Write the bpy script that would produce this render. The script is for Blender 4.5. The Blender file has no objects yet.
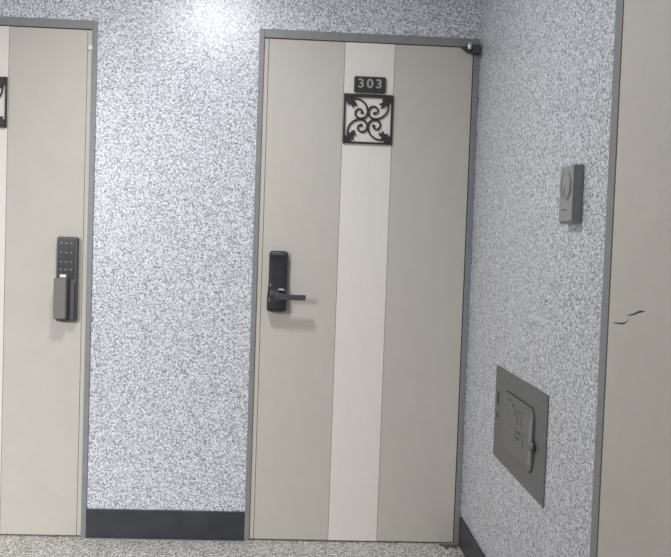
import bpy, bmesh, math, random
from mathutils import Vector, Matrix
random.seed(7)
S = bpy.context.scene
C = S.collection

# ------------------------------------------------------------------ camera, light, exposure
def look_matrix(yaw, pitch, roll):
    fw = Vector((math.sin(yaw)*math.cos(pitch), math.cos(yaw)*math.cos(pitch), math.sin(pitch)))
    r = fw.cross(Vector((0, 0, 1))).normalized(); u = r.cross(fw)
    r2 = r*math.cos(roll) + u*math.sin(roll); u2 = -r*math.sin(roll) + u*math.cos(roll)
    return Matrix((r2, u2, -fw)).transposed()
cam_d = bpy.data.cameras.new('camera')
cam = bpy.data.objects.new('camera', cam_d); C.objects.link(cam)
cam.matrix_world = Matrix.Translation((0, -3.1786, 1.2185)) @ look_matrix(0.0441, -0.0375, 0.0351).to_4x4()
cam_d.sensor_fit = 'HORIZONTAL'; cam_d.sensor_width = 36.0
cam_d.lens = 773.19*36.0/671.0
cam_d.clip_start = 0.05
S.camera = cam

S.view_settings.view_transform = 'Standard'
S.view_settings.look = 'None'
S.view_settings.gamma = 1.0
S.view_settings.use_curve_mapping = False
S.view_settings.exposure = 0.0

world = bpy.data.worlds.new('daylight'); S.world = world; world.use_nodes = True
bg = world.node_tree.nodes['Background']
bg.inputs['Color'].default_value = (1.0, 0.99, 0.965, 1)
bg.inputs['Strength'].default_value = 0.48

LAMP = (-0.50, -1.00, 2.50)
def area(name, loc, target, size, power, col, spread=180, shape='DISK', sy=None):
    d = bpy.data.lights.new(name, 'AREA'); d.shape = shape; d.size = size
    if sy: d.size_y = sy
    d.energy = power; d.color = col; d.spread = math.radians(spread)
    o = bpy.data.objects.new(name, d); C.objects.link(o); o.location = loc
    o.rotation_euler = (Vector(target)-Vector(loc)).to_track_quat('-Z', 'Y').to_euler()
    return o
area('ceiling_lamp_light', (LAMP[0], LAMP[1], 2.46), (LAMP[0], LAMP[1], 0), 0.24, 20.5, (0.93, 0.955, 1.0))
area('left_fill_light', (-2.6, -4.2, 2.05), (-1.2, 0, 0.0), 0.9, 14.5, (0.99, 0.985, 1.0), spread=56, shape='RECTANGLE', sy=0.6)  # added fill from the front left, brightens the lower left; no window modelled

# ------------------------------------------------------------------ materials
def mat(name, col, rough=0.5, metal=0.0, spec=0.5, coat=0.0, noise=None, bump=None, emit=None):
    m = bpy.data.materials.new(name); m.use_nodes = True
    nt = m.node_tree; b = nt.nodes['Principled BSDF']
    b.inputs['Base Color'].default_value = (*col, 1); b.inputs['Roughness'].default_value = rough
    b.inputs['Metallic'].default_value = metal; b.inputs['Specular IOR Level'].default_value = spec
    b.inputs['Coat Weight'].default_value = coat
    tc = nt.nodes.new('ShaderNodeTexCoord')
    if noise:                     # (scale, amount)
        n = nt.nodes.new('ShaderNodeTexNoise'); n.inputs['Scale'].default_value = noise[0]; n.inputs['Detail'].default_value = 4
        nt.links.new(tc.outputs['Object'], n.inputs['Vector'])
        r = nt.nodes.new('ShaderNodeValToRGB')
        r.color_ramp.elements[0].position = 0.3; r.color_ramp.elements[1].position = 0.7
        r.color_ramp.elements[0].color = (*[c*(1-noise[1]) for c in col], 1)
        r.color_ramp.elements[1].color = (*[min(1, c*(1+noise[1])) for c in col], 1)
        nt.links.new(n.outputs['Fac'], r.inputs['Fac']); nt.links.new(r.outputs['Color'], b.inputs['Base Color'])
    if bump:
        n = nt.nodes.new('ShaderNodeTexNoise'); n.inputs['Scale'].default_value = bump[0]; n.inputs['Detail'].default_value = 3
        nt.links.new(tc.outputs['Object'], n.inputs['Vector'])
        q = nt.nodes.new('ShaderNodeBump'); q.inputs['Strength'].default_value = bump[1]; q.inputs['Distance'].default_value = 0.002
        nt.links.new(n.outputs['Fac'], q.inputs['Height']); nt.links.new(q.outputs['Normal'], b.inputs['Normal'])
    if emit:
        b.inputs['Emission Color'].default_value = (*emit[0], 1); b.inputs['Emission Strength'].default_value = emit[1]
    return m

def speckle(name, stops, s1, s2, rough, spec, bumpd, mix=0.5):
    """sprayed fleck paint / terrazzo: cell flecks blended with fine noise, through a ramp"""
    m = bpy.data.materials.new(name); m.use_nodes = True
    nt = m.node_tree; b = nt.nodes['Principled BSDF']; L = nt.links.new
    b.inputs['Roughness'].default_value = rough; b.inputs['Specular IOR Level'].default_value = spec
    tc = nt.nodes.new('ShaderNodeTexCoord')
    w = nt.nodes.new('ShaderNodeTexNoise'); w.inputs['Scale'].default_value = s1*0.9; w.inputs['Detail'].default_value = 1
    L(tc.outputs['Object'], w.inputs['Vector'])
    va = nt.nodes.new('ShaderNodeVectorMath'); va.operation = 'MULTIPLY_ADD'
    va.inputs[1].default_value = (0.008,)*3
    L(w.outputs['Color'], va.inputs[0]); L(tc.outputs['Object'], va.inputs[2])
    v = nt.nodes.new('ShaderNodeTexVoronoi'); v.inputs['Scale'].default_value = s1
    L(va.outputs[0], v.inputs['Vector'])
    n = nt.nodes.new('ShaderNodeTexNoise'); n.inputs['Scale'].default_value = s2; n.inputs['Detail'].default_value = 3; n.inputs['Roughness'].default_value = 0.65
    L(tc.outputs['Object'], n.inputs['Vector'])
    ma = nt.nodes.new('ShaderNodeMapRange'); ma.inputs['From Min'].default_value = 0.3; ma.inputs['From Max'].default_value = 0.7
    L(n.outputs['Fac'], ma.inputs['Value'])
    sep = nt.nodes.new('ShaderNodeSeparateColor'); L(v.outputs['Color'], sep.inputs['Color'])
    mx = nt.nodes.new('ShaderNodeMix'); mx.data_type = 'FLOAT'; mx.inputs['Factor'].default_value = mix
    L(sep.outputs['Red'], mx.inputs['A']); L(ma.outputs['Result'], mx.inputs['B'])
    r = nt.nodes.new('ShaderNodeValToRGB'); cr = r.color_ramp
    cr.elements[0].position = stops[0][0]; cr.elements[0].color = (*stops[0][1], 1)
    cr.elements[1].position = stops[-1][0]; cr.elements[1].color = (*stops[-1][1], 1)
    for p, c in stops[1:-1]:
        e = cr.elements.new(p); e.color = (*c, 1)
    L(mx.outputs['Result'], r.inputs['Fac']); L(r.outputs['Color'], b.inputs['Base Color'])
    q = nt.nodes.new('ShaderNodeBump'); q.inputs['Strength'].default_value = 0.6; q.inputs['Distance'].default_value = bumpd
    L(mx.outputs['Result'], q.inputs['Height']); L(q.outputs['Normal'], b.inputs['Normal'])
    return m

def film(name, col, amt=0.03):
    """door skin: matt printed film with a very fine linen weave and faint clouding"""
    m = bpy.data.materials.new(name); m.use_nodes = True
    nt = m.node_tree; b = nt.nodes['Principled BSDF']; L = nt.links.new
    b.inputs['Roughness'].default_value = 0.55; b.inputs['Specular IOR Level'].default_value = 0.3
    tc = nt.nodes.new('ShaderNodeTexCoord')
    facs = []
    for sc in ((260, 260, 22), (22, 22, 260)):
        mp = nt.nodes.new('ShaderNodeMapping'); mp.inputs['Scale'].default_value = sc
        L(tc.outputs['Object'], mp.inputs['Vector'])
        n = nt.nodes.new('ShaderNodeTexNoise'); n.inputs['Scale'].default_value = 1; n.inputs['Detail'].default_value = 2
        L(mp.outputs[0], n.inputs['Vector']); facs.append(n.outputs['Fac'])
    n = nt.nodes.new('ShaderNodeTexNoise'); n.inputs['Scale'].default_value = 9; n.inputs['Detail'].default_value = 3
    L(tc.outputs['Object'], n.inputs['Vector'])
    a = nt.nodes.new('ShaderNodeMath'); L(facs[0], a.inputs[0]); L(facs[1], a.inputs[1])
    a2 = nt.nodes.new('ShaderNodeMath'); L(a.outputs[0], a2.inputs[0]); L(n.outputs['Fac'], a2.inputs[1])
    mr = nt.nodes.new('ShaderNodeMapRange'); mr.inputs['From Min'].default_value = 1.0; mr.inputs['From Max'].default_value = 2.0
    mr.inputs['To Min'].default_value = 1-amt*1.6; mr.inputs['To Max'].default_value = 1+amt*1.6
    L(a2.outputs[0], mr.inputs['Value'])
    vm = nt.nodes.new('ShaderNodeVectorMath'); vm.operation = 'SCALE'; vm.inputs[0].default_value = col
    L(mr.outputs[0], vm.inputs['Scale']); L(vm.outputs[0], b.inputs['Base Color'])
    q = nt.nodes.new('ShaderNodeBump'); q.inputs['Strength'].default_value = 0.25; q.inputs['Distance'].default_value = 0.0006
    L(a.outputs[0], q.inputs['Height']); L(q.outputs['Normal'], b.inputs['Normal'])
    return m

M = {}
M['wall'] = speckle('fleck_paint', [(0.22, (0.10, 0.102, 0.12)), (0.37, (0.345, 0.352, 0.38)), (0.5, (0.59, 0.60, 0.64)), (0.68, (0.86, 0.88, 0.94))],
                    235, 270, 0.27, 0.7, 0.0006, 0.5)
M['floor'] = speckle('terrazzo', [(0.24, (0.10, 0.095, 0.085)), (0.4, (0.33, 0.315, 0.28)), (0.55, (0.55, 0.53, 0.48)), (0.72, (0.90, 0.88, 0.83))],
                     210, 330, 0.45, 0.4, 0.0003, 0.4)
M['ceiling'] = mat('ceiling_paint', (0.75, 0.75, 0.76), 0.8, noise=(40, 0.04), bump=(120, 0.3))
M['skirting'] = mat('dark_skirting', (0.034, 0.037, 0.044), 0.45, noise=(14, 0.22), bump=(90, 0.25))
M['frame'] = mat('grey_steel_frame', (0.24, 0.242, 0.247), 0.42, noise=(30, 0.08), bump=(60, 0.1))
M['film'] = film('beige_film', (0.55, 0.520, 0.462))
M['cream'] = film('cream_film', (0.77, 0.725, 0.67), 0.02)
M['core'] = mat('dark_rebate', (0.03, 0.03, 0.03), 0.8, noise=(20, 0.2))
M['black'] = mat('black_gloss', (0.018, 0.019, 0.022), 0.25, coat=0.3, noise=(25, 0.3))
M['darkgrey'] = mat('dark_grey_plastic', (0.055, 0.057, 0.062), 0.42, noise=(60, 0.15))
M['lid'] = mat('charcoal_plastic', (0.062, 0.068, 0.078), 0.35, noise=(60, 0.1))
M['greycover'] = mat('grey_brown_plastic', (0.17, 0.155, 0.145), 0.45, noise=(50, 0.08))
M['chrome'] = mat('chrome', (0.75, 0.76, 0.78), 0.16, metal=1.0, noise=(30, 0.05))
M['steel'] = mat('dull_steel', (0.20, 0.20, 0.205), 0.38, metal=0.6, noise=(30, 0.1))
M['iron'] = mat('dark_cast_iron', (0.035, 0.035, 0.035), 0.5, metal=0.3, noise=(120, 0.3), bump=(200, 0.5))
M['plate'] = mat('black_sign_plate', (0.03, 0.03, 0.03), 0.4, noise=(80, 0.2))
M['digit'] = mat('pale_grey_digit', (0.33, 0.33, 0.30), 0.5, noise=(200, 0.15))
M['icon'] = mat('pale_icon_print', (0.22, 0.23, 0.25), 0.4, noise=(100, 0.05))
M['white'] = mat('white_plastic', (0.8, 0.8, 0.82), 0.4, noise=(50, 0.03))
M['panel'] = mat('grey_panel_paint', (0.15, 0.152, 0.152), 0.5, noise=(70, 0.16), bump=(90, 0.2))
M['paneldoor'] = mat('grey_panel_door_paint', (0.165, 0.167, 0.166), 0.5, noise=(70, 0.14), bump=(90, 0.2))
M['ink'] = mat('dark_stain', (0.05, 0.05, 0.05), 0.7, noise=(150, 0.4))
M['boxface'] = mat('aged_grey_plastic', (0.30, 0.30, 0.295), 0.45, noise=(60, 0.12))
M['boxside'] = mat('grey_box_side', (0.25, 0.252, 0.255), 0.5, noise=(40, 0.08))
M['grime'] = mat('grime', (0.10, 0.098, 0.09), 0.85, noise=(60, 0.5))
M['mortar'] = mat('pale_mortar', (0.36, 0.36, 0.37), 0.85, noise=(60, 0.2), bump=(80, 0.5))
M['lampglass'] = mat('lamp_diffuser', (0.9, 0.9, 0.9), 0.4, noise=(10, 0.01), emit=((0.95, 0.97, 1.0), 3.0))

# ------------------------------------------------------------------ mesh helpers
def obj(name, bm, m, parent=None, smooth=False, bevel=0.0, seg=2):
    bmesh.ops.recalc_face_normals(bm, faces=bm.faces)
    me = bpy.data.meshes.new(name); bm.to_mesh(me); bm.free()
    me.materials.append(m)
    for p in me.polygons: p.use_smooth = smooth
    o = bpy.data.objects.new(name, me); C.objects.link(o)
    if parent: o.parent = parent
    if bevel:
        b = o.modifiers.new('bevel', 'BEVEL'); b.width = bevel; b.segments = seg; b.limit_method = 'ANGLE'; b.angle_limit = 0.6
    return o
def box(bm, x0, x1, y0, y1, z0, z1):
    v = [bm.verts.new((x, y, z)) for x in (x0, x1) for y in (y0, y1) for z in (z0, z1)]
    for f in ((0, 1, 3, 2), (4, 6, 7, 5), (0, 4, 5, 1), (2, 3, 7, 6), (0, 2, 6, 4), (1, 5, 7, 3)):
        bm.faces.new([v[i] for i in f])
    return bm
def B(*a): return box(bmesh.new(), *a)
def prism(bm, pts, a0, a1, place):
    """pts: outline (u, v); place(u, v, a) -> xyz ; extruded from a0 to a1"""
    lo = [bm.verts.new(place(u, v, a0)) for u, v in pts]; hi = [bm.verts.new(place(u, v, a1)) for u, v in pts]
    n = len(pts)
    bm.faces.new(lo); bm.faces.new(hi[::-1])
    for i in range(n): bm.faces.new((lo[i], lo[(i+1) % n], hi[(i+1) % n], hi[i]))
    return bm
def rrect(u0, u1, v0, v1, r, k=6):
    P = []
    for cx, cy, a in ((u1-r, v1-r, 0), (u0+r, v1-r, 90), (u0+r, v0+r, 180), (u1-r, v0+r, 270)):
        for i in range(k+1):
            t = math.radians(a+90*i/k); P.append((cx+r*math.cos(t), cy+r*math.sin(t)))
    return P
def spline(P, n=8):
    P = [Vector(p) for p in P]; Q = []
    for i in range(len(P)-1):
        p0 = P[max(i-1, 0)]; p1 = P[i]; p2 = P[i+1]; p3 = P[min(i+2, len(P)-1)]
        for k in range(n):
            t = k/n
            Q.append(0.5*((2*p1)+(p2-p0)*t+(2*p0-5*p1+4*p2-p3)*t*t+(3*p1-p0-3*p2+p3)*t**3))
    return Q+[P[-1]]
def tube(bm, P, rad, up, k=8, flat=1.0):
    """P list of points, rad constant or list; up = fixed normal of the plane the curve lies in"""
    P = [Vector(p) for p in P]; up = Vector(up); rings = []
    for i, p in enumerate(P):
        t = (P[min(i+1, len(P)-1)]-P[max(i-1, 0)]).normalized(); s = t.cross(up).normalized()
        r = rad[i] if isinstance(rad, (list, tuple)) else rad
        rings.append([bm.verts.new(p+s*math.cos(2*math.pi*j/k)*r+up*math.sin(2*math.pi*j/k)*r*flat) for j in range(k)])
    for a, b in zip(rings, rings[1:]):
        for j in range(k): bm.faces.new((a[j], a[(j+1) % k], b[(j+1) % k], b[j]))
    bm.faces.new(rings[0][::-1]); bm.faces.new(rings[-1])
    return bm
def lathe(bm, prof, origin, axis, k=24):
    """prof: (radius, distance along axis)"""
    axis = Vector(axis).normalized(); a = axis.orthogonal().normalized(); b = axis.cross(a); o = Vector(origin)
    rings = [[bm.verts.new(o+axis*h+(a*math.cos(2*math.pi*j/k)+b*math.sin(2*math.pi*j/k))*r) for j in range(k)] for r, h in prof]
    for p, q in zip(rings, rings[1:]):
        for j in range(k): bm.faces.new((p[j], p[(j+1) % k], q[(j+1) % k], q[j]))
    bm.faces.new(rings[0][::-1]); bm.faces.new(rings[-1])
    return bm
def text_bm(s, size, ext):
    cu = bpy.data.curves.new('t', 'FONT'); cu.body = s; cu.size = size; cu.extrude = ext; cu.offset = size*0.02
    cu.align_x = 'CENTER'; cu.align_y = 'CENTER'; cu.space_character = 1.3
    o = bpy.data.objects.new('t', cu); C.objects.link(o)
    dg = bpy.context.evaluated_depsgraph_get(); dg.update()
    me = bpy.data.meshes.new_from_object(o.evaluated_get(dg))
    bm = bmesh.new(); bm.from_mesh(me)
    bpy.data.objects.remove(o); bpy.data.curves.remove(cu); bpy.data.meshes.remove(me)
    return bm
XZ = lambda u, v, a: (u, a, v)           # outline on a plane facing -y
YZ = lambda u, v, a: (a, u, v)           # outline on the side wall
def tag(o, label=None, cat=None, group=None, kind=None):
    if label: o['label'] = label
    if cat: o['category'] = cat
    if group: o['group'] = group
    if kind: o['kind'] = kind
    return o

# ------------------------------------------------------------------ the room
W = 0.7036          # side wall plane
T = 0.16            # wall thickness
H = 2.10            # top of the door frames
CE = 2.50           # ceiling
LX0, LX1 = -1.749, -0.849       # left door frame, outer
RX0, RX1 = -0.202, 0.697        # 303 frame, outer
SY0, SY1 = -2.3046, -1.4046     # side door frame, outer
XL, YF = -3.4, -4.6

bm = bmesh.new()
for x0, x1, z0, z1 in ((XL, LX0, 0, CE), (LX1, RX0, 0, CE), (LX0, LX1, H, CE), (RX0, RX1, H, CE), (RX1, W, 0, CE)):
    box(bm, x0, x1, 0, T, z0, z1)
tag(obj('wall_back', bm, M['wall']), 'speckled white and grey wall holding the two facing doors', 'wall', kind='structure')
bm = bmesh.new()
for y0, y1, z0, z1 in ((SY1, T, 0, CE), (YF, SY0, 0, CE), (SY0, SY1, H, CE)):
    box(bm, W, W+T, y0, y1, z0, z1)
tag(obj('wall_right', bm, M['wall']), 'speckled grey side wall with the metal panel and small box', 'wall', kind='structure')
tag(obj('floor', B(XL, W+T, YF, T, -0.1, 0), M['floor']), 'speckled beige and grey terrazzo floor along the bottom edge', 'floor', kind='structure')
tag(obj('ceiling', B(XL, W+T, YF, T, CE, CE+0.1), M['ceiling']), 'white ceiling above the hallway', 'ceiling', kind='structure')

BH = 0.121
tag(obj('baseboard_back', B(LX1+0.001, RX0-0.001, -0.010, 0.0, 0, BH), M['skirting'], bevel=0.002),
    'dark charcoal baseboard between the two facing doors', 'baseboard', kind='structure')
tag(obj('baseboard_right', B(W-0.010, W, SY1+0.001, -0.012, 0, BH), M['skirting'], bevel=0.002),
    'dark charcoal baseboard under the metal panel on the side wall', 'baseboard', kind='structure')

# steel door frames: two jambs and a header with a rebate behind the leaf
def frame_bm(a0, a1, jl, jr, hd, P, fr=-0.006):
    """P(a, d, z): a along the wall, d depth (negative = towards the room)"""
    bm = bmesh.new()
    def bx(u0, u1, d0, d1, z0, z1):
        c = [P(u0, d0, z0), P(u1, d1, z1)]
        box(bm, min(c[0][0], c[1][0]), max(c[0][0], c[1][0]), min(c[0][1], c[1][1]), max(c[0][1], c[1][1]), z0, z1)
    bx(a0, a0+jl, fr, 0.10, 0, H); bx(a1-jr, a1, fr, 0.10, 0, H)
    bx(a0+jl, a1-jr, fr, 0.10, H-hd, H)
    s = 0.03                                   # stop behind the leaf
    bx(a0+jl, a0+jl+s, 0.052, 0.10, 0, H-hd); bx(a1-jr-s, a1-jr, 0.052, 0.10, 0, H-hd)
    bx(a0+jl+s, a1-jr-s, 0.052, 0.10, H-hd-s, H-hd)
    bx(a0+jl, a1-jr, 0.052, 0.10, 0.0, 0.012)
    return bm
PB = lambda a, d, z: (a, d, z)
PR = lambda a, d, z: (W+d, a, z)
JH, JL, HD = 0.021, 0.021, 0.034
tag(obj('trim_1', frame_bm(LX0, LX1, JH, JL, HD, PB), M['frame'], bevel=0.0015), 'grey steel frame around the door at the left edge', 'door frame', kind='structure')
tag(obj('trim_2', frame_bm(RX0, RX1, JL, JH, HD, PB), M['frame'], bevel=0.0015), 'grey steel frame around the door numbered 303', 'door frame', kind='structure')
tag(obj('trim_3', frame_bm(SY0, SY1, 0.03, 0.040, HD, PR, -0.002), M['frame'], bevel=0.0015), 'grey steel frame of the plain door on the side wall', 'door frame', kind='structure')

# door leaves (latch side has a narrow folded strip beside a groove, centre band is separate)
def leaf_bm(segs, z0, z1, P, core):
    bm = bmesh.new()
    for u0, u1 in segs:
        a, b = P(u0, 0.0, z0), P(u1, 0.012, z1)
        box(bm, min(a[0], b[0]), max(a[0], b[0]), min(a[1], b[1]), max(a[1], b[1]), z0, z1)
    a, b = P(core[0], 0.0122, z0), P(core[1], 0.048, z1)
    box(bm, min(a[0], b[0]), max(a[0], b[0]), min(a[1], b[1]), max(a[1], b[1]), z0, z1)
    return bm
G = 0.0013
Z0, Z1 = 0.007, H-HD-0.003
BX0, BX1 = 0.1475, 0.3505
l0, l1 = RX0+JL+0.001, RX1-JH-0.0035
door_303 = obj('door_2', leaf_bm([(l0, l0+0.0165), (l0+0.0165+0.0018, BX0-G), (BX1+G, l1)], Z0, Z1, PB, (l0, l1)), M['film'], bevel=0.0008, seg=1)
tag(door_303, 'beige door numbered 303 with a cream centre band, fully in view', 'door', kind='structure')
obj('centre_band', B(BX0, BX1, -0.0016, 0.0120, Z0, Z1), M['cream'], door_303, bevel=0.0008, seg=1)['label'] = 'cream vertical band'

off = (RX0+LX1)          # the left door mirrors 303: x -> off - x
m0, m1 = off-l1, off-l0
door_left = obj('door_1', leaf_bm([(m1-0.0165, m1), (off-BX0+G, m1-0.0165-0.0018), (m0, off-BX1-G)], Z0, Z1, PB, (m0, m1)), M['film'], bevel=0.0008, seg=1)
tag(door_left, 'beige door cut off by the left edge, with a keypad lock', 'door', kind='structure')
obj('centre_band', B(off-BX1, off-BX0, -0.0016, 0.0120, Z0, Z1), M['cream'], door_left, bevel=0.0008, seg=1)['label'] = 'cream vertical band'

s0, s1 = SY0+0.03+0.003, SY1-0.040-0.0025
door_side = obj('door_3', leaf_bm([(s0, s1)], Z0, Z1, PR, (s0, s1)), M['film'], bevel=0.0008, seg=1)
tag(door_side, 'plain beige door on the side wall with a thin dark crack', 'door', kind='structure')
# the crack: a thin jagged line in the film
cr = [(-1.472, 1.075), (-1.483, 1.077), (-1.494, 1.077), (-1.515, 1.078), (-1.536, 1.081), (-1.551, 1.089), (-1.558, 1.095), (-1.544, 1.099),
      (-1.56, 1.101), (-1.574, 1.103), (-1.589, 1.107), (-1.603, 1.111), (-1.617, 1.113), (-1.63, 1.114)]
wd = [0.0005, 0.0012, 0.0014, 0.0022, 0.0018, 0.0007, 0.0005, 0.0007, 0.0015, 0.0018, 0.0024, 0.0026, 0.002, 0.0005]
bm = bmesh.new()
tube(bm, [(W-0.0001, y, z) for y, z in cr], wd, (1, 0, 0), k=6, flat=0.25)
obj('crack', bm, M['ink'], door_side)['label'] = 'dark jagged crack'

# small bumper on the latch side of the left door, near the top
obj('bumper', B(m1-0.012, m1+0.004, -0.006, 0.0, 1.984, 2.000), M['white'], door_left, bevel=0.001)['label'] = 'tiny white bumper'

# ------------------------------------------------------------------ pivot hinge at the top right of 303
hx = 0.650
bm = bmesh.new()
prism(bm, [(hx-0.030, 2.060), (hx-0.004, 2.041), (hx+0.03, 2.038), (hx+0.03, 2.065), (hx-0.01, 2.065)], -0.022, -0.0002, XZ)
piv = obj('pivot_hinge', bm, M['darkgrey'], door_303, bevel=0.002)
bm = bmesh.new(); lathe(bm, [(0.0085, 0), (0.0095, 0.003), (0.0095, 0.024), (0.007, 0.029)], (hx+0.002, -0.026, 2.050), (0, 0, 1), 16)
obj('hinge_barrel', bm, M['chrome'], piv, smooth=True)['label'] = 'shiny chrome barrel'
obj('hinge_cover', B(hx+0.015, hx+0.046, -0.036, -0.0065, 2.034, 2.070), M['darkgrey'], piv, bevel=0.003)

# ------------------------------------------------------------------ digital lock of 303: long black body, lever to the right
def swept_body(zs, x0f, x1f, yf, rr=0.012, k=5):
    """stack of horizontal rounded sections from z to z"""
    bm = bmesh.new(); rings = []
    for z in zs:
        x0, x1, d = x0f(z), x1f(z), yf(z); r = min(rr, d*0.6, (x1-x0)*0.45)
        ring = [(x0, 0.0)]
        for i in range(k+1):
            t = math.pi/2*i/k; ring.append((x0+r-r*math.cos(t), -(d-r)-r*math.sin(t)))
        for i in range(k+1):
            t = math.pi/2*i/k; ring.append((x1-r+r*math.sin(t), -(d-r)-r*math.cos(t)))
        ring.append((x1, 0.0))
        rings.append([bm.verts.new((x, y, z)) for x, y in ring])
    n = len(rings[0])
    for a, b in zip(rings, rings[1:]):
        for j in range(n): bm.faces.new((a[j], a[(j+1) % n], b[(j+1) % n], b[j]))
    bm.faces.new(rings[0][::-1]); bm.faces.new(rings[-1])
    return bm
def ss(a, b, t):
    t = max(0, min(1, (t-a)/(b-a))); return t*t*(3-2*t)
za, zb = 0.957, 1.205
def endround(z, r=0.014):
    e = min(z-za, zb-z)
    return 0 if e >= r else r-math.sqrt(max(0, r*r-(r-e)**2))
fx0 = lambda z: -0.1375+0.004*ss(1.00, 1.08, z)+endround(z)
fx1 = lambda z: -0.0570-0.0*z-endround(z)
fy = lambda z: 0.052-0.020*ss(1.0, 1.07, z)+0.004*ss(1.16, 1.2, z)-endround(z)*0.6
zs = [za+0.0004+(zb-za-0.0008)*(0.5-0.5*math.cos(math.pi*i/40)) for i in range(41)]
lock = obj('digital_lock', swept_body(zs, fx0, fx1, fy), M['black'], door_303, smooth=True)
lock['label'] = 'glossy black digital lock with a lever'
# keypad window, brushed top cap, chrome piece imitating a highlight, and lever
bm = swept_body([1.085+i*0.01 for i in range(10)], lambda z: -0.112+0.002*math.sin((z-1.08)*40), lambda z: -0.066, lambda z: fy(z)+0.0015, 0.004)
obj('keypad_window', bm, M['black'], lock)
bm = swept_body([1.184, 1.190, 1.196, 1.200], lambda z: fx0(z)+0.004, lambda z: fx1(z)-0.004, lambda z: fy(z)+0.002, 0.01)
obj('top_cap', bm, M['darkgrey'], lock, smooth=True)
bm = bmesh.new()
prism(bm, [(-0.094, 1.046), (-0.068, 1.043), (-0.066, 1.049), (-0.074, 1.054), (-0.090, 1.053)], -0.050, -0.035, XZ)  # white highlight on the lock, made as a small chrome piece
obj('highlight_piece', bm, M['chrome'], lock, bevel=0.001)['label'] = 'bright chrome piece imitating a highlight'
bm = bmesh.new(); lathe(bm, [(0.019, 0), (0.019, 0.012), (0.017, 0.016)], (-0.088, -0.046, 1.018), (0, -1, 0), 28)
obj('lever_rose', bm, M['darkgrey'], lock, smooth=False, bevel=0.001)
bm = bmesh.new()
prism(bm, rrect(-0.105, 0.020, 1.009, 1.031, 0.003), -0.082, -0.066, XZ)
lathe(bm, [(0.010, 0), (0.010, 0.02)], (-0.088, -0.050, 1.019), (0, -1, 0), 16)
obj('lever', bm, M['darkgrey'], lock, bevel=0.0015)

# ------------------------------------------------------------------ keypad lock of the left door
bm = bmesh.new(); prism(bm, rrect(-0.9850, -0.9030, 0.890, 1.232, 0.010), -0.028, 0.0, XZ)
lk = obj('keypad_lock', bm, M['lid'], door_left, bevel=0.003)
lk['label'] = 'tall dark grey keypad lock'
bm = bmesh.new(); prism(bm, rrect(-0.9790, -0.9110, 1.062, 1.224, 0.006), -0.030, -0.0275, XZ)
pad = obj('keypad', bm, M['black'], lk)
bm = bmesh.new()
for z, w in ((1.206, 0.022), (1.168, 0.018), (1.131, 0.018), (1.100, 0.02)):
    for s in (-1, 0, 1):
        cx = -0.9460+s*0.020
        box(bm, cx-w*0.2, cx+w*0.2, -0.0306, -0.030, z-0.0022, z+0.0022)
obj('key_marks', bm, M['icon'], lk)['label'] = 'pale printed keypad marks'
bm = bmesh.new()
prism(bm, rrect(-0.9845, -0.9345, 0.902, 1.066, 0.005), -0.060, -0.028, XZ)
obj('pull_handle', bm, M['greycover'], lk, bevel=0.004)['label'] = 'grey brown pull handle'
obj('light_window', B(-0.9680, -0.9430, -0.036, -0.0285, 1.068, 1.080), M['white'], lk, bevel=0.001)['label'] = 'small white strip'
bm = bmesh.new(); prism(bm, rrect(-0.9280, -0.9090, 0.900, 1.05, 0.005), -0.034, -0.0275, XZ)
obj('side_rail', bm, M['darkgrey'], lk, bevel=0.0015)

# ------------------------------------------------------------------ ornamental iron squares and the number plate
def ornament(cx, cz, name, label):
    hs = 0.1005; yf = -0.0018
    bm = bmesh.new(); t = 0.0095
    for a in ((cx-hs, cx+hs, cz+hs-t*1.25, cz+hs), (cx-hs, cx+hs, cz-hs, cz-hs+t*0.8), ):
        box(bm, a[0], a[1], yf-0.010, yf, a[2], a[3])
    for a in ((cx-hs, cx-hs+t*0.75), (cx+hs-t*0.75, cx+hs)):
        box(bm, a[0], a[1], yf-0.0095, yf-0.0003, cz-hs+t*0.8, cz+hs-t*1.25)
    root = obj(name, bm, M['iron'], bevel=0.0012)
    tag(root, label, 'door ornament')
    scroll = [(-.90, .80), (-.62, .86), (-.32, .80), (-.10, .60), (-.02, .32), (-.10, .10), (-.30, .02), (-.50, .10), (-.54, .28), (-.42, .42), (-.28, .38), (-.26, .28)]
    for q in range(4):
        ca, sa = math.cos(-q*math.pi/2), math.sin(-q*math.pi/2)
        R = lambda u, v: (cx+hs*0.95*(u*ca-v*sa), cz+hs*0.95*(u*sa+v*ca))
        bm = bmesh.new()
        P = spline([Vector((R(u, v)[0], yf-0.0055, R(u, v)[1])) for u, v in scroll], 6)
        n = len(P); rad = [0.0028+0.0012*math.sin(math.pi*i/n) for i in range(n)]
        tube(bm, P, rad, (0, 1, 0), 8)
        lathe(bm, [(0.002, 0), (0.0062, 0.002), (0.0062, 0.006), (0.002, 0.009)], (P[-1].x, yf-0.001, P[-1].z), (0, -1, 0), 14)
        sc = obj('scroll', bm, M['iron'], root, smooth=True)
        # three-lobed leaf springing from the corner
        out = [(-.97, .97), (-.97, .70), (-.86, .72), (-.88, .58), (-.74, .62), (-.66, .46), (-.58, .60), (-.50, .52), (-.50, .66), (-.62, .74), (-.58, .82), (-.72, .84), (-.72, .97)]
        bm = bmesh.new(); prism(bm, [R(u, v) for u, v in out], yf-0.009, yf-0.001, XZ)
        obj('leaf', bm, M['iron'], sc, bevel=0.001)
    return root
ornament(0.249, 1.7545, 'iron_ornament', 'square black iron scroll ornament below the 303 number plate')
ornament(off-0.249, 1.7600, 'iron_ornament', 'black iron scroll ornament on the left door, mostly cut off by the photo edge')

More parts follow.
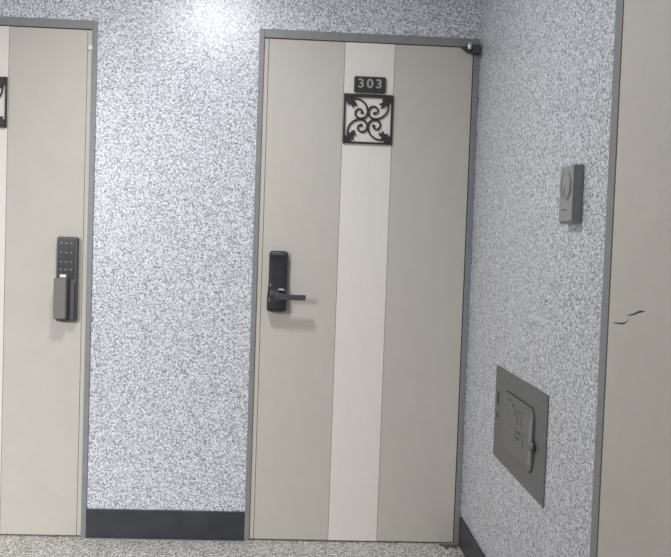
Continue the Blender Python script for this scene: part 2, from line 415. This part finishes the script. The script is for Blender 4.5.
px0, px1, pz0, pz1 = 0.188, 0.317, 1.862, 1.926
bm = bmesh.new(); prism(bm, rrect(px0, px1, pz0, pz1, 0.007), -0.012, -0.0018, XZ)
sign = obj('number_plate', bm, M['plate'], bevel=0.0015)
tag(sign, 'small black plate reading 303 above the iron ornament', 'number plate')
bm = bmesh.new()
inn = rrect(px0+0.006, px1-0.006, pz0+0.006, pz1-0.007, 0.004); outl = rrect(px0+0.0035, px1-0.0035, pz0+0.0035, pz1-0.0045, 0.0055)
n = len(inn)
vi = [bm.verts.new((u, -0.0127, v)) for u, v in inn]; vo = [bm.verts.new((u, -0.0127, v)) for u, v in outl]
wi = [bm.verts.new((u, -0.0119, v)) for u, v in inn]; wo = [bm.verts.new((u, -0.0119, v)) for u, v in outl]
for i in range(n):
    j = (i+1) % n
    for q in ((vi[i], vi[j], vo[j], vo[i]), (wi[i], wi[j], wo[j], wo[i]), (vi[i], vi[j], wi[j], wi[i]), (vo[i], vo[j], wo[j], wo[i])): bm.faces.new(q)
obj('plate_border', bm, M['darkgrey'], sign)['label'] = 'raised grey border line'
bm = text_bm('303', 0.050, 0.0008)
bm.transform(Matrix.Diagonal((1.12, 1, 1, 1)))
bm.transform(Matrix.Translation(((px0+px1)/2, -0.0128, (pz0+pz1)/2+0.002)) @ Matrix.Rotation(math.pi/2, 4, 'X'))
obj('digits', bm, M['digit'], sign)['label'] = 'pale grey digits 303'

# ------------------------------------------------------------------ metal access panel low on the side wall
py0, py1, pz0, pz1 = -1.0576, -0.4862, 0.5128, 0.8313
t0 = W-0.004
bm = bmesh.new(); prism(bm, rrect(py0, py1, pz0, pz1, 0.002, 2), t0, W, YZ)
panel = obj('access_panel', bm, M['panel'], bevel=0.001)
tag(panel, 'grey metal access panel set low in the speckled side wall', 'access panel')
dy0, dy1, dz0, dz1 = -0.950, -0.615, 0.575, 0.766
bm = bmesh.new()
prism(bm, rrect(dy0-0.0045, dy1+0.003, dz0-0.003, dz1+0.0045, 0.036, 8), t0-0.0006, t0+0.0008, YZ)
obj('door_gap', bm, M['ink'], panel)['label'] = 'dark gap around the small door'
bm = bmesh.new(); prism(bm, rrect(dy0, dy1, dz0, dz1, 0.033, 8), t0-0.006, t0+0.0005, YZ)
pdoor = obj('panel_door', bm, M['paneldoor'], panel, bevel=0.002)
bm = bmesh.new(); prism(bm, rrect(dy0+0.002, dy0+0.030, 0.60, 0.735, 0.006), t0-0.0085, t0-0.0055, YZ)  # highlight beside the door edge, put in as a paler raised strip
obj('highlight_strip', bm, M['boxside'], pdoor, bevel=0.002)['label'] = 'paler strip imitating a highlight'
bm = bmesh.new(); lathe(bm, [(0.014, 0), (0.0155, 0.003), (0.015, 0.008), (0.011, 0.012), (0.004, 0.013)], (t0-0.005, dy0-0.010, 0.660), (-1, 0, 0), 20)
obj('knob', bm, M['steel'], pdoor, smooth=True)
bm = bmesh.new()
random.seed(11)
ST = [(-0.70, 0.748, .05, .008), (-0.735, 0.738, .035, .009), (-0.765, 0.72, .010, .030), (-0.80, 0.726, .045, .007), (-0.79, 0.70, .010, .034), (-0.835, 0.705, .009, .040),
      (-0.81, 0.665, .055, .010), (-0.80, 0.645, .040, .012), (-0.775, 0.655, .010, .030), (-0.855, 0.65, .010, .040), (-0.84, 0.735, .03, .007)]
for y, z, a, b in ST:
    n = 9; pts = [(y+a/2*math.cos(2*math.pi*i/n)*random.uniform(.75, 1.2), z+b/2*math.sin(2*math.pi*i/n)*random.uniform(.75, 1.2)) for i in range(n)]
    prism(bm, pts, t0-0.0063, t0-0.0058, YZ)
obj('sticker_residue', bm, mat('worn_sticker', (0.085, 0.085, 0.085), 0.7, noise=(90, 0.3)), pdoor)['label'] = 'dark worn sticker marks'
for z0, z1 in ((0.700, 0.745), (0.655, 0.672)):
    bm = bmesh.new(); lathe(bm, [(0.003, 0), (0.0035, 0.002), (0.0035, z1-z0-0.002), (0.003, z1-z0)], (t0-0.001, -0.530, z0), (0, 0, 1), 10)
    obj('hinge_pin', bm, M['darkgrey'], panel)
for y, z in ((-1.045, 0.53), (-1.045, 0.815), (-0.498, 0.53), (-0.498, 0.815)):
    bm = bmesh.new(); lathe(bm, [(0.004, 0), (0.0038, 0.0015), (0.001, 0.002)], (t0+0.0002, y, z), (-1, 0, 0), 12)
    obj('screw', bm, M['steel'], panel)

# ------------------------------------------------------------------ small box with a round dial, higher on the side wall
D = 0.027
cy0, cy1, cz0, cz1 = -1.247, -1.146, 1.306, 1.4555
bm = bmesh.new(); prism(bm, rrect(cy0, cy1, cz0, cz1, 0.004, 3), W-D+0.004, W, YZ)
cb = obj('intercom_box', bm, M['boxside'], bevel=0.001)
tag(cb, 'small grey box with a round grille on the side wall beside the plain door', 'wall box')
bm = bmesh.new(); prism(bm, rrect(cy0+0.001, cy1-0.001, cz0+0.006, cz1-0.001, 0.004, 3), W-D, W-D+0.004, YZ)
face = obj('face_plate', bm, M['boxface'], cb, bevel=0.001)
face['label'] = 'paler grey front face'
ccy, ccz, cr_ = -1.196, 1.402, 0.038
bm = bmesh.new()
for a0, a1, w0 in ((100, 262, 0.0017), (-60, 75, 0.0012)):
    P = [(W-D-0.0002, ccy+cr_*math.cos(math.radians(a0+(a1-a0)*i/30)), ccz+cr_*math.sin(math.radians(a0+(a1-a0)*i/30))) for i in range(31)]
    tube(bm, P, [w0*(0.4+math.sin(math.pi*i/30)) for i in range(31)], (1, 0, 0), 6, flat=0.4)
obj('dial_ring', bm, M['ink'], face)['label'] = 'dark round groove'
bm = bmesh.new(); lathe(bm, [(0.032, 0), (0.031, 0.002), (0.025, 0.003)], (W-D+0.0002, ccy, ccz), (-1, 0, 0), 36)
obj('dial', bm, M['boxface'], face)
bm = bmesh.new(); lathe(bm, [(0.012, 0), (0.011, 0.002), (0.005, 0.003)], (W-D-0.0026, ccy+0.012, ccz-0.012), (-1, 0, 0), 16)
obj('button', bm, M['boxside'], face)
bm = bmesh.new()
for i in range(5): box(bm, W-D-0.0005, W-D+0.0005, -1.205+i*0.0085, -1.1995+i*0.0085, 1.341, 1.3435)
obj('printed_line', bm, M['ink'], face)

# ------------------------------------------------------------------ floor edge marks
random.seed(5)
def patch(name, pts, h, m, label, cat):
    bm = bmesh.new(); prism(bm, pts, 0.0, h, lambda u, v, a: (u, v, a)); return tag(obj(name, bm, m), label, cat)
def ragged(x0, x1, ya, yb, n=26, j=0.3):
    P = [(x0+(x1-x0)*i/n, ya) for i in range(n+1)]
    return P+[(x1-(x1-x0)*i/n, yb*(1+random.uniform(-j, j))) for i in range(n+1)]
patch('mortar_strip', ragged(LX1-0.02, RX0+0.01, -0.0105, -0.026), 0.0012, M['mortar'], 'pale ragged mortar smear along the foot of the dark baseboard', 'mortar')
patch('grime_patch', ragged(0.610, W-0.011, -0.007, -0.040, 18, 0.6), 0.0008, M['grime'], 'dark grime on the floor at the right foot of door 303', 'grime')

# ------------------------------------------------------------------ ceiling lamp (above the frame)
bm = bmesh.new(); lathe(bm, [(0.15, 0), (0.15, 0.018), (0.14, 0.026), (0.128, 0.026), (0.128, 0.02)], (LAMP[0], LAMP[1], CE), (0, 0, -1), 40)
lamp = obj('ceiling_light', bm, M['white'])
tag(lamp, 'round flush ceiling light in front of the wall between the doors', 'ceiling light')
bm = bmesh.new(); lathe(bm, [(0.127, 0.0), (0.12, 0.006), (0.09, 0.010), (0.03, 0.012)], (LAMP[0], LAMP[1], CE-0.0262), (0, 0, -1), 40)
obj('diffuser', bm, M['lampglass'], lamp, smooth=True)
